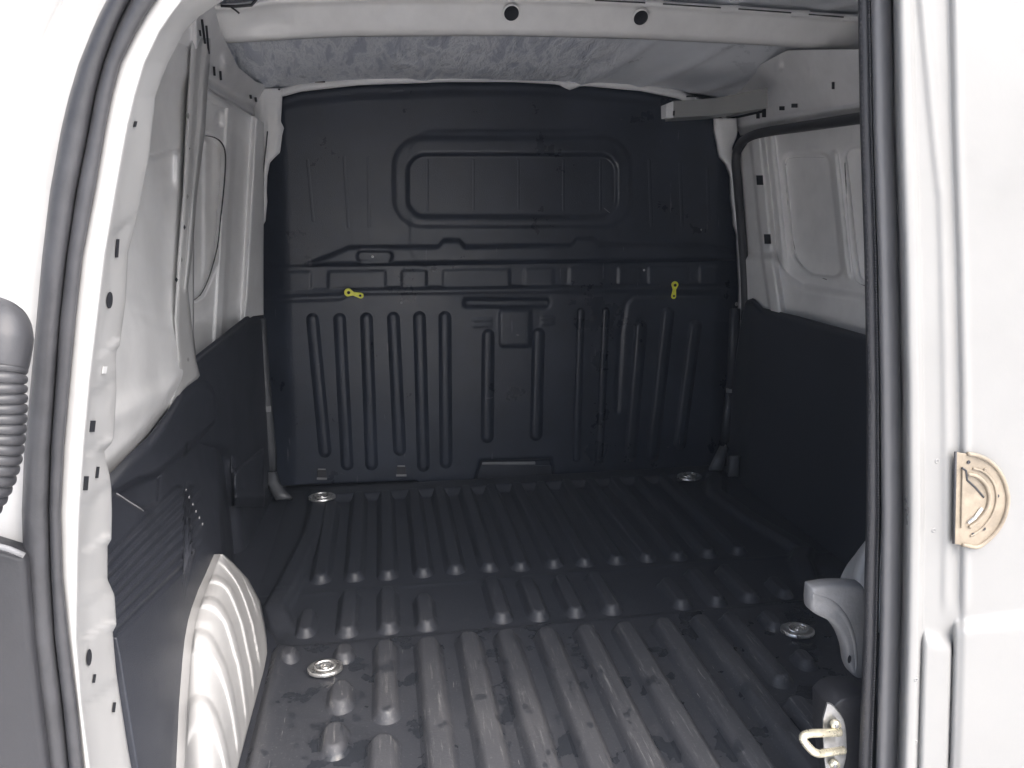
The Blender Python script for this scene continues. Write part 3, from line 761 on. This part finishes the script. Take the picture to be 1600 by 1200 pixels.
# right cant rail
RR_ = Plane((1.13, 2.0, 1.10), (-1, -.03, -.55))
def h_rr(u, v):
    lo = interp(u, [(1110, 210), (1150, 203), (1200, 194), (1280, 180), (1400, 160)])
    h = .008 * math.exp(-((v - lo + 4) / 4) ** 2)
    h += .008 * math.exp(-((u - 1218) / 4) ** 2 - ((v - 103) / 9) ** 2)
    h += .004 * float(ss(1190, 1196, u)) + .004 * math.exp(-((u - 1267) / 2.5) ** 2 - ((v - 112) / 14) ** 2)
    return h
relief('cant_rail', RR_, lin(1105, 1410, 90), [(1105, 172), (1150, 140), (1190, 100), (1230, 78), (1410, 76)], [(1105, 203), (1150, 213), (1200, 203), (1280, 190), (1410, 170)], 60, h_rr, 'rail_paint', van, flip=True)
for u0, v0, u1, v1 in ((1218, 166, 1226, 172), (1237, 162, 1246, 168), (1300, 128, 1304, 139), (1182, 172, 1187, 185), (1191, 170, 1197, 183), (1137, 206, 1141, 213)):
    P = poly_px(RR_, [(u0, v0), (u1, v0), (u1, v1), (u0, v1)], .007); prism('rail_slot', P, RR_.n, .001, 'hole', van, 0)
prism('rail_slot', poly_px(RR_, [(1124, 187), (1196, 171), (1196, 175), (1124, 191)], .007), RR_.n, .001, 'hole', van, 0)
# white track arm reaching out under the rail
def arm():
    a0, a1 = at(1052, 158, Y=2.05), at(1200, 137, Y=2.0)
    b0, b1 = at(1052, 184, Y=2.05), at(1200, 168, Y=2.0)
    am, bm_ = at(1120, 153, Y=2.03), at(1120, 180, Y=2.03)
    F = lambda p, dy, dz=0: (p[0], p[1] + dy, p[2] + dz)
    rows = []
    for t, b in ((a0, b0), (am, bm_), (a1, b1)): rows.append([F(t, 0), F(b, 0), F(b, .06, -.004), F(t, .06, -.004)])
    o = grid('track_arm', [list(r) for r in rows], 'paint', van, closed=True, smooth=False, thick=.002)
    b = o.modifiers.new('bevel', 'BEVEL'); b.width = .002; b.segments = 2
    e = prism('arm_end', [F(a0, -.002), F(b0, -.002), (b0[0] - .012, b0[1] + .02, b0[2] + .002), (a0[0] - .012, a0[1] + .02, a0[2] - .006)], (0, 1, 0), .04, 'rail_paint', van, .001)
    c = at(1053, 177, Y=2.046); box('arm_hole', (c[0] - .003, c[1] - .004, c[2] - .006), (c[0] + .001, c[1], c[2] + .006), 'hole', van, 0)
arm()
# right black trim
RT = Plane((1.128, 2.0, .3), (-1, -.03, -.015))
RTt = [(1136, 620), (1150, 560), (1160, 490), (1166, 470), (1178, 466), (1192, 481), (1250, 495), (1420, 542)]
relief('side_trim', RT, lin(1136, 1420, 90), RTt, [(1136, 765), (1160, 800), (1230, 850), (1280, 885), (1420, 960)], 120,
       lambda u, v: .012 * float(ss(0, 10, v - interp(u, RTt))) - .012 * (1 - float(ss(1150, 1175, u))) + .01 * float(ss(760, 900, v)), 'trim', van, flip=True)
prism('scuff_mark', poly_px(RT, [(1200, 544), (1201.5, 544), (1205.5, 603), (1204.5, 604)], .0125), RT.n, .0005, 'greyplastic', van, 0)

# ---- left rear post of the door opening, weatherstrip ----------------------
T = [(-90, 225, 262, 305, 355, 450), (-40, 190, 226, 270, 318, 395), (0, 167, 203, 243, 286, 350), (25, 154, 190, 226, 267, 312), (50, 143, 179, 212, 250, 288), (100, 123, 161, 187, 226, 262), (150, 108, 148, 174, 211, 246), (200, 96, 139, 164, 199, 236),
     (300, 78, 119, 147, 181, 215), (400, 66, 104, 128, 164, 198), (500, 57, 93, 117, 152, 187), (600, 48, 86, 108, 140, 181), (700, 38, 79, 99, 131, 165), (800, 34, 76, 94, 124, 174),
     (900, 37, 79, 97, 121, 169), (1000, 43, 85, 107, 120, 182), (1100, 56, 97, 119, 128, 190), (1200, 70, 107, 130, 141, 204), (1290, 84, 120, 143, 158, 220)]
def tv(v, k): return interp(v, [(t[0], t[k]) for t in T])
EDGE = [(-90, 450), (-40, 395), (0, 350), (25, 312), (50, 288), (100, 262), (150, 243), (250, 232), (345, 213), (395, 200), (467, 197), (540, 187), (548, 182), (565, 181), (610, 182), (683, 178), (693, 174), (705, 163), (718, 165), (740, 171), (763, 174), (800, 175), (843, 174), (853, 168), (905, 168), (930, 179), (977, 182), (987, 176), (1053, 182), (1170, 200), (1290, 222)]
def pillar():
    rows = []
    for v in lin(-90, 1290, 420):
        a, b, c, e = tv(v, 1), tv(v, 3), tv(v, 4), interp(v, EDGE)
        # embossed steps along the return flange
        st = 0
        for vs in (345, 540, 700, 850, 985, 1120): # each a diagonal joggle
            st += 1
        def em(k):
            x = 0
            for vs, s in ((350, 1), (545, -1), (600, 1), (700, -1), (770, 1), (850, -1), (930, 1), (985, -1), (1080, 1)):
                x += s * .010 * float(ss(vs - 3, vs + 4, v + (k - .5) * 40))
            return x
        row = [at(a - 400, v, Y=.80), at(a - 150, v, Y=.765), at(a - 78, v, Y=.765), at(a - 74, v, Y=.772), at(a - 66, v, Y=.772), at(a - 62, v, Y=.768), at(a - 12, v, Y=.772), at(a + 5, v, Y=.778), at(b - 6, v, Y=.768), at(b + 3, v, Y=.760), at(c - 4, v, Y=.758), at(c - 1, v, Y=.7605), at(c + 1.5, v, Y=.768)]
        for k in (.15, .35, .55, .75, .95):
            row.append(at(c + 1.5 + (e - c - 1.5) * k, v, Y=.775 + .10 * k + em(k)))
        row += [at(e, v, Y=.885 + em(1)), at(e - 1.5, v, Y=.893 + em(1)), at(e - 40, v, Y=.90)]
        rows.append(row)
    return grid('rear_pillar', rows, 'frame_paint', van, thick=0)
pil = pillar()
def pflange(u, v):                                       # a point just proud of the return flange
    c, e = tv(v, 4), interp(v, EDGE); k = (u - c - 1.5) / (e - c - 1.5)
    x = 0
    for vs, s in ((350, 1), (545, -1), (600, 1), (700, -1), (770, 1), (850, -1), (930, 1), (985, -1), (1080, 1)):
        x += s * .010 * float(ss(vs - 3, vs + 4, v + (k - .5) * 40))
    return at(u, v, Y=.775 + .10 * k + x - .004)
for u, v, w_, h_ in ((183, 388, 1.6, 13), (171, 469, 3.6, 12), (144, 666, 3.2, 8), (133.5, 755, 3, 10), (152, 738, 1.6, 8), (139, 1027, 3, 12), (147, 1060, 1.4, 6), (178, 1105, 1.5, 7), (205, 405, 0, 0), (163, 578, 2.5, 5), (211, 194, 1.5, 4)):
    if not w_: continue
    w_ *= 1.25; h_ *= 1.1
    if h_ > 11 and w_ > 3: P = [pflange(u + w_ * math.cos(a) - .1 * h_ * math.sin(a) * .5, v + h_ * math.sin(a)) for a in lin(0, 2 * math.pi, 14)[:-1]]
    else: P = [pflange(u - w_ + 1, v - h_), pflange(u + w_ + 1, v - h_), pflange(u + w_ - 1, v + h_), pflange(u - w_ - 1, v + h_)]
    prism('punched_hole', P, (1, -.6, 0), .0008, 'hole' if v != 578 else 'inner_paint', pil, 0)
def strip_seal():
    rows = []
    for v in lin(-90, 1290, 160):
        a, g, b = tv(v, 1), tv(v, 2), tv(v, 3)
        row = [at(a + 1, v, Y=.775)]
        for k in range(1, 8):
            t = math.pi * k / 8; row.append(at((a + g) / 2 - (g - a) / 2 * math.cos(t), v, Y=.765 - .018 * math.sin(t) ** .8))
        row += [at(g, v, Y=.765), at(g + .5, v, Y=.768)]
        for k in range(1, 7):
            t = math.pi * k / 7; row.append(at((g + b) / 2 + 1 - (b - g) / 2 * math.cos(t), v, Y=.760 - .010 * math.sin(t) ** .8))
        row.append(at(b + 1, v, Y=.77))
        rows.append(row)
    return grid('weatherstrip', rows, 'rubber', van, thick=.0006)
strip_seal()

# ---- wiring hose from post to door
def hose():
    root = bpy.data.objects.new('wiring_hose', None); COL.objects.link(root); root.parent = van
    c = catmull([at(4, 570, Y=.665), at(3, 600, Y=.66), at(3, 650, Y=.655), at(-2, 700, Y=.65), at(-16, 750, Y=.645), at(-45, 800, Y=.64), at(-90, 830, Y=.63)], 16)
    P = []; rr_ = []
    # resample by length
    cum = [0]
    for p, q in zip(c[:-1], c[1:]): cum.append(cum[-1] + math.dist(p, q))
    n = 260
    for i in range(n + 1):
        s = cum[-1] * i / n; P.append(tuple(np.interp(s, cum, [p[k] for p in c]) for k in range(3)))
    pitch = .0078
    tube('corrugated_sleeve', P, lambda i: .0145 + .0034 * (abs(math.sin(math.pi * cum[-1] * i / n / pitch)) ** .4), 'hose', root, 24)
    e = catmull([at(-66, 486, Y=.70), at(-30, 488, Y=.69), at(4, 503, Y=.68), at(9, 530, Y=.672), at(5, 574, Y=.664)], 10)
    tube('hose_elbow', e, lambda i: .0195 - .0002 * abs(i - 30), 'hose', root, 24)
    tube('elbow_collar', [e[2], e[4]], .022, 'hose', root, 24)
hose()

# ---- open left rear door, at right angles to the body
def open_door():
    root = bpy.data.objects.new('rear_door', None); COL.objects.link(root); root.parent = van
    root['label'] = 'left rear door swung open'
    box('door_shell', (-1.36, .60, -.20), (-.64, .65, 1.30), 'paint', root, .012)
    box('door_trim', (-1.32, .575, -.15), (-.68, .598, .485), 'trim', root, .008)
open_door()
# black moulding at the foot of the corner
def corner():
    P = [at(38, 872, Y=.738), at(-200, 800, Y=.738), at(-200, 1400, Y=.738), at(96, 1400, Y=.738), at(72, 1200, Y=.738), at(50, 1020, Y=.738)]
    o = prism('corner_moulding', P, (0, 1, 0), .03, 'darkrub', van, .006, True)
    tube('moulding_lip', [at(38, 868, Y=.736), at(15, 858, Y=.734), at(-60, 838, Y=.734)], .0028, 'greyplastic', o, 8)
corner()

# ---- closed right rear door ------------------------------------------------
RDR = Plane((0, .745, 0), (0, -1, 0))
def right_door():
    root = bpy.data.objects.new('rear_door', None); COL.objects.link(root); root.parent = van
    root['label'] = 'right rear door closed'
    off = [(-60, -12), (0, -11), (200, -7), (400, 0), (600, 4), (800, 6), (1000, 3), (1200, -3), (1280, -6)]
    def h(u, v):
        x = u - interp(v, off); k = 0
        k -= .030 * (1 - float(ss(1405, 1416, x)))
        k += .010 * float(ss(1410, 1420, x)) * (1 - float(ss(1428, 1438, x)))
        k += .0035 * math.exp(-((x - (1474 if v > 300 else 1452 + (v) * .07)) / 8) ** 2) * (1 - float(ss(930, 970, v)))
        k += .004 * float(ss(1492, 1506, x)) 
        k += .003 * math.exp(-((x - 1503) / 6) ** 2) * (1 - float(ss(930, 970, v)))
        # lower pressing steps towards the viewer
        k += .014 * float(ss(1484, 1493, x)) * float(ss(962, 992, v + (x - 1500) * .12))
        k += .010 * float(ss(1436, 1444, x)) * (1 - float(ss(1480, 1486, x))) * float(ss(978, 1006, v - (x - 1440) * .3))
        return k
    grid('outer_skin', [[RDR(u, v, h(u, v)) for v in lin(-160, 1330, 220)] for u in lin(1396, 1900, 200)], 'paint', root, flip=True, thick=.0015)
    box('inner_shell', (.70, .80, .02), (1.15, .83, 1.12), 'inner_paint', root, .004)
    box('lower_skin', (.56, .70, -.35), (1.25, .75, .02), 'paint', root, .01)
    # edge return running forwards into the van
    rows = []
    for v in lin(-160, 1330, 100):
        o = interp(v, off); rows.append([at(1406 + o, v, Y=.775), at(1404 + o, v, Y=.79), at(1400 + o, v, Y=.81), at(1420 + o, v, Y=.84)])
    grid('door_edge', rows, 'paint', root, thick=.001, flip=True)
    # round bulb seal and its carrier
    rows = []; rows2 = []
    for v in lin(-160, 1330, 150):
        o = interp(v, off)
        row = []
        for k in range(11):
            t = math.pi * k / 10; row.append(at(1388 + o - 17 * math.cos(t), v, Y=.775 - .016 * math.sin(t) ** .8))
        rows.append(row)
    grid('bulb_seal', rows, 'bulb', root, thick=.001, flip=True)
    for v in lin(-160, 1330, 150):
        o = interp(v, off) + interp(v, [(0, 0), (600, -1), (900, -5), (1200, -7)])
        rows2.append([at(1351 + o, v, Y=.80), at(1353 + o, v, Y=.782), at(1360 + o, v, Y=.776), at(1368 + o, v, Y=.775), at(1375 + o, v, Y=.779)])
    grid('seal_carrier', rows2, 'darkrub', root, thick=.001, flip=True)
    # beaded cord between the two: hundreds of tiny beads in one piece
    V = []; F = []; n = 0
    v = -20
    while v < 1260:
        o = interp(v, off) + interp(v, [(0, 0), (600, -1), (900, -3), (1200, -5)])
        for du, r_, Y_ in ((1369, .0016, .771), (1355.5, .0010, .774)):
            if du < 1360 and (int(v / 4.2) % 2): continue
            c = at(du + o, v, Y=Y_)
            for a_, b_, c_ in ((1, 0, 0), (-1, 0, 0), (0, 1, 0), (0, -1, 0), (0, 0, 1), (0, 0, -1)):
                V.append((c[0] + a_ * r_, c[1] + b_ * r_, c[2] + c_ * r_ * .9))
            for f in ((0, 2, 4), (2, 1, 4), (1, 3, 4), (3, 0, 4), (2, 0, 5), (1, 2, 5), (3, 1, 5), (0, 3, 5)): F.append(tuple(n + q for q in f))
            n += 6
        v += 4.2
    b = mesh('seal_stitching', V, F, 'rubber', root); b['kind'] = 'stuff'
    for u, v in ((1463, 720), (1458, 828), (1430, 1061), (1429, 1158)):
        screw(u, v, .0032, h(u, v) + .0003, 'paint', root, RDR)
    # half-round cast latch plate
    out = [(1493, 706), (1512, 709), (1527, 712), (1543, 719), (1557, 731), (1567, 747), (1573, 765), (1575, 782), (1572, 800), (1565, 818), (1554, 834), (1540, 847), (1526, 855), (1508, 852), (1490, 849)]
    oc = catmull(out, 4); hs = h(1530, 780) + .004
    pl = prism('latch_plate', poly_px(RDR, oc, hs + .0005), (0, -1, 0), .0018, 'beige', root, .0005)
    tube('plate_rim', [RDR(u, v, hs + .003) for u, v in oc[4:-3]], .0024, 'beige', root, 8)
    tube('plate_edge', [RDR(1493, 706, hs + .003), RDR(1490, 849, hs + .003)], .0015, 'darkrub', root, 8)
    tube('guide_rail', [RDR(u, v, hs + .0035) for u, v in catmull([(1512, 741), (1526, 744), (1540, 757), (1546, 777), (1541, 798), (1527, 815), (1514, 824)], 5)], .0022, 'beige', root, 8)
    tube('guide_rail', [RDR(u, v, hs + .003) for u, v in catmull([(1520, 732), (1538, 738), (1553, 756), (1557, 780), (1550, 805), (1534, 826), (1516, 838)], 5)], .0013, 'beige', root, 8)
    prism('catch_wedge', poly_px(RDR, [(1502, 731), (1509, 734), (1511, 750), (1524, 762), (1537, 777), (1530, 790), (1512, 815), (1500, 825)], hs + .0024), (0, -1, 0), .0022, 'beige', root, .0008)
    tube('wedge_shade', [RDR(u, v, hs + .0045) for u, v in ((1503, 731), (1509, 735), (1511, 750), (1524, 762), (1537, 777))], .0013, 'darkrub', root, 6)
    tube('latch_spring', [RDR(u, v, hs + .006) for u, v in ((1512, 817), (1523, 809), (1534, 794))], .0022, 'steel', root, 8)
    for u, v, m_ in ((1513, 722, 'darkrub'), (1539, 734, 'beige'), (1558, 775, 'darkrub'), (1537, 826, 'darkrub'), (1520, 835, 'darkrub')): screw(u, v, .0022, hs + .0025, m_, root, RDR)
    return root
rdoor = right_door()

# release lever and striker on the inner edge of the right door
def lever():
    # side silhouette in the plane of the door edge
    Y = .86
    outer = catmull([(1268, 918), (1300, 913), (1343, 914), (1352, 922), (1360, 950), (1366, 985), (1368, 1020), (1362, 1050), (1345, 1060), (1334, 1056), (1326, 1040), (1322, 1015), (1312, 990), (1296, 972), (1270, 957), (1266, 940)], 5)
    pts = [at(u, v, Y=Y) for u, v in outer]
    # filled body: concentric loops for a cushioned front face
    c = np.mean(np.array(pts), axis=0)
    loops = []
    for f, dy in ((1.0, .018), (1.0, .006), (.97, .001), (.90, -.002), (.75, -.003)):
        lp = []
        for k, p in enumerate(pts):
            p = np.array(p); q = np.array(pts[(len(pts) * 0 + k)]);
            # shrink towards a spine rather than the centre so the curved arm stays solid
            sp = np.array(at(*SPN(outer[k]), Y=Y)); r = sp + (p - sp) * f
            lp.append((r[0], r[1] + dy, r[2]))
        loops.append(lp)
    n = len(pts); V = [p for l in loops for p in l]; F = []
    for i in range(len(loops) - 1):
        for k in range(n): F.append((i * n + k, i * n + (k + 1) % n, (i + 1) * n + (k + 1) % n, (i + 1) * n + k))
    F.append(tuple((len(loops) - 1) * n + k for k in range(n))); F.append(tuple(reversed(range(n))))
    o = mesh('release_lever', V, F, 'greyplastic', rdoor)
    o.modifiers.new('b', 'BEVEL').width = .001
    # polished scoop along the inside of the curve
    rows = []
    A = catmull([(1270, 926), (1300, 936), (1322, 958), (1336, 990), (1341, 1030), (1338, 1050)], 6); B = catmull([(1268, 954), (1292, 966), (1310, 985), (1322, 1010), (1327, 1038), (1333, 1053)], 6)
    for (a, b_), (c_, d_) in zip(A, B):
        rows.append([at(a + (c_ - a) * k, b_ + (d_ - b_) * k, Y=Y - .0045 + (.010 * k * k if k > 0 else 0) + (.002 if k == 0 else 0)) for k in (0, .12, .3, .5, .7, .9, 1)])
    grid('lever_scoop', rows, 'greyplastic', rdoor, thick=.001)
    cpt = at(1327, 1030, Y=Y - .004); d = Vector((0, -1, 0))
    prism('lever_hole', disc_pts(cpt, (1, 0, 0), (0, 0, 1), .0026, .006, 14), (0, -1, 0), .0006, 'hole', rdoor, 0)
def SPN(p):
    sp = [(1285, 936), (1320, 940), (1338, 960), (1347, 1000), (1345, 1040)]
    best = None
    for (x0, y0), (x1, y1) in zip(sp[:-1], sp[1:]):
        dx, dy = x1 - x0, y1 - y0; t = max(0, min(1, ((p[0] - x0) * dx + (p[1] - y0) * dy) / (dx * dx + dy * dy)))
        q = (x0 + t * dx, y0 + t * dy); d = math.hypot(p[0] - q[0], p[1] - q[1])
        if best is None or d < best[0]: best = (d, q)
    return best[1]
lever()
def striker():
    Y = .80
    bl = catmull([(1300, 1108), (1316, 1094), (1340, 1090), (1364, 1092), (1372, 1110), (1372, 1260), (1330, 1262), (1310, 1230), (1300, 1160)], 4)
    prism('striker_block', [at(u, v, Y=Y + .02) for u, v in bl], (0, 1, 0), .05, 'darkrub', rdoor, .006, True)
    P = catmull([(1293, 1100), (1303, 1104), (1318, 1124), (1323, 1150), (1322, 1185), (1313, 1212), (1300, 1222), (1291, 1205), (1287, 1165), (1286, 1125)], 5)
    prism('striker_plate', [at(u, v, Y=Y + .006) for u, v in P], (.25, 1, 0), .005, 'dull', rdoor, .001)
    tube('striker_loop', catmull([at(1312, 1144, Y=Y), at(1292, 1145, Y=Y - .005), at(1268, 1146, Y=Y - .012), at(1257, 1149, Y=Y - .016), at(1255, 1156, Y=Y - .018), at(1266, 1170, Y=Y - .020), at(1274, 1176, Y=Y - .02), at(1285, 1177, Y=Y - .016), at(1318, 1172, Y=Y - .006)], 6), .0052, 'brass', rdoor, 12)
    for u, v in ((1304, 1130), (1302, 1192)):
        c = at(u, v, Y=Y + .003)
        tube('striker_screw', [c, (c[0] - .001, c[1] - .006, c[2])], .0065, 'brass', rdoor, 16)
        tube('screw_socket', [(c[0] - .001, c[1] - .0065, c[2]), (c[0] - .001, c[1] - .007, c[2])], .003, 'greyplastic', rdoor, 6)
striker()
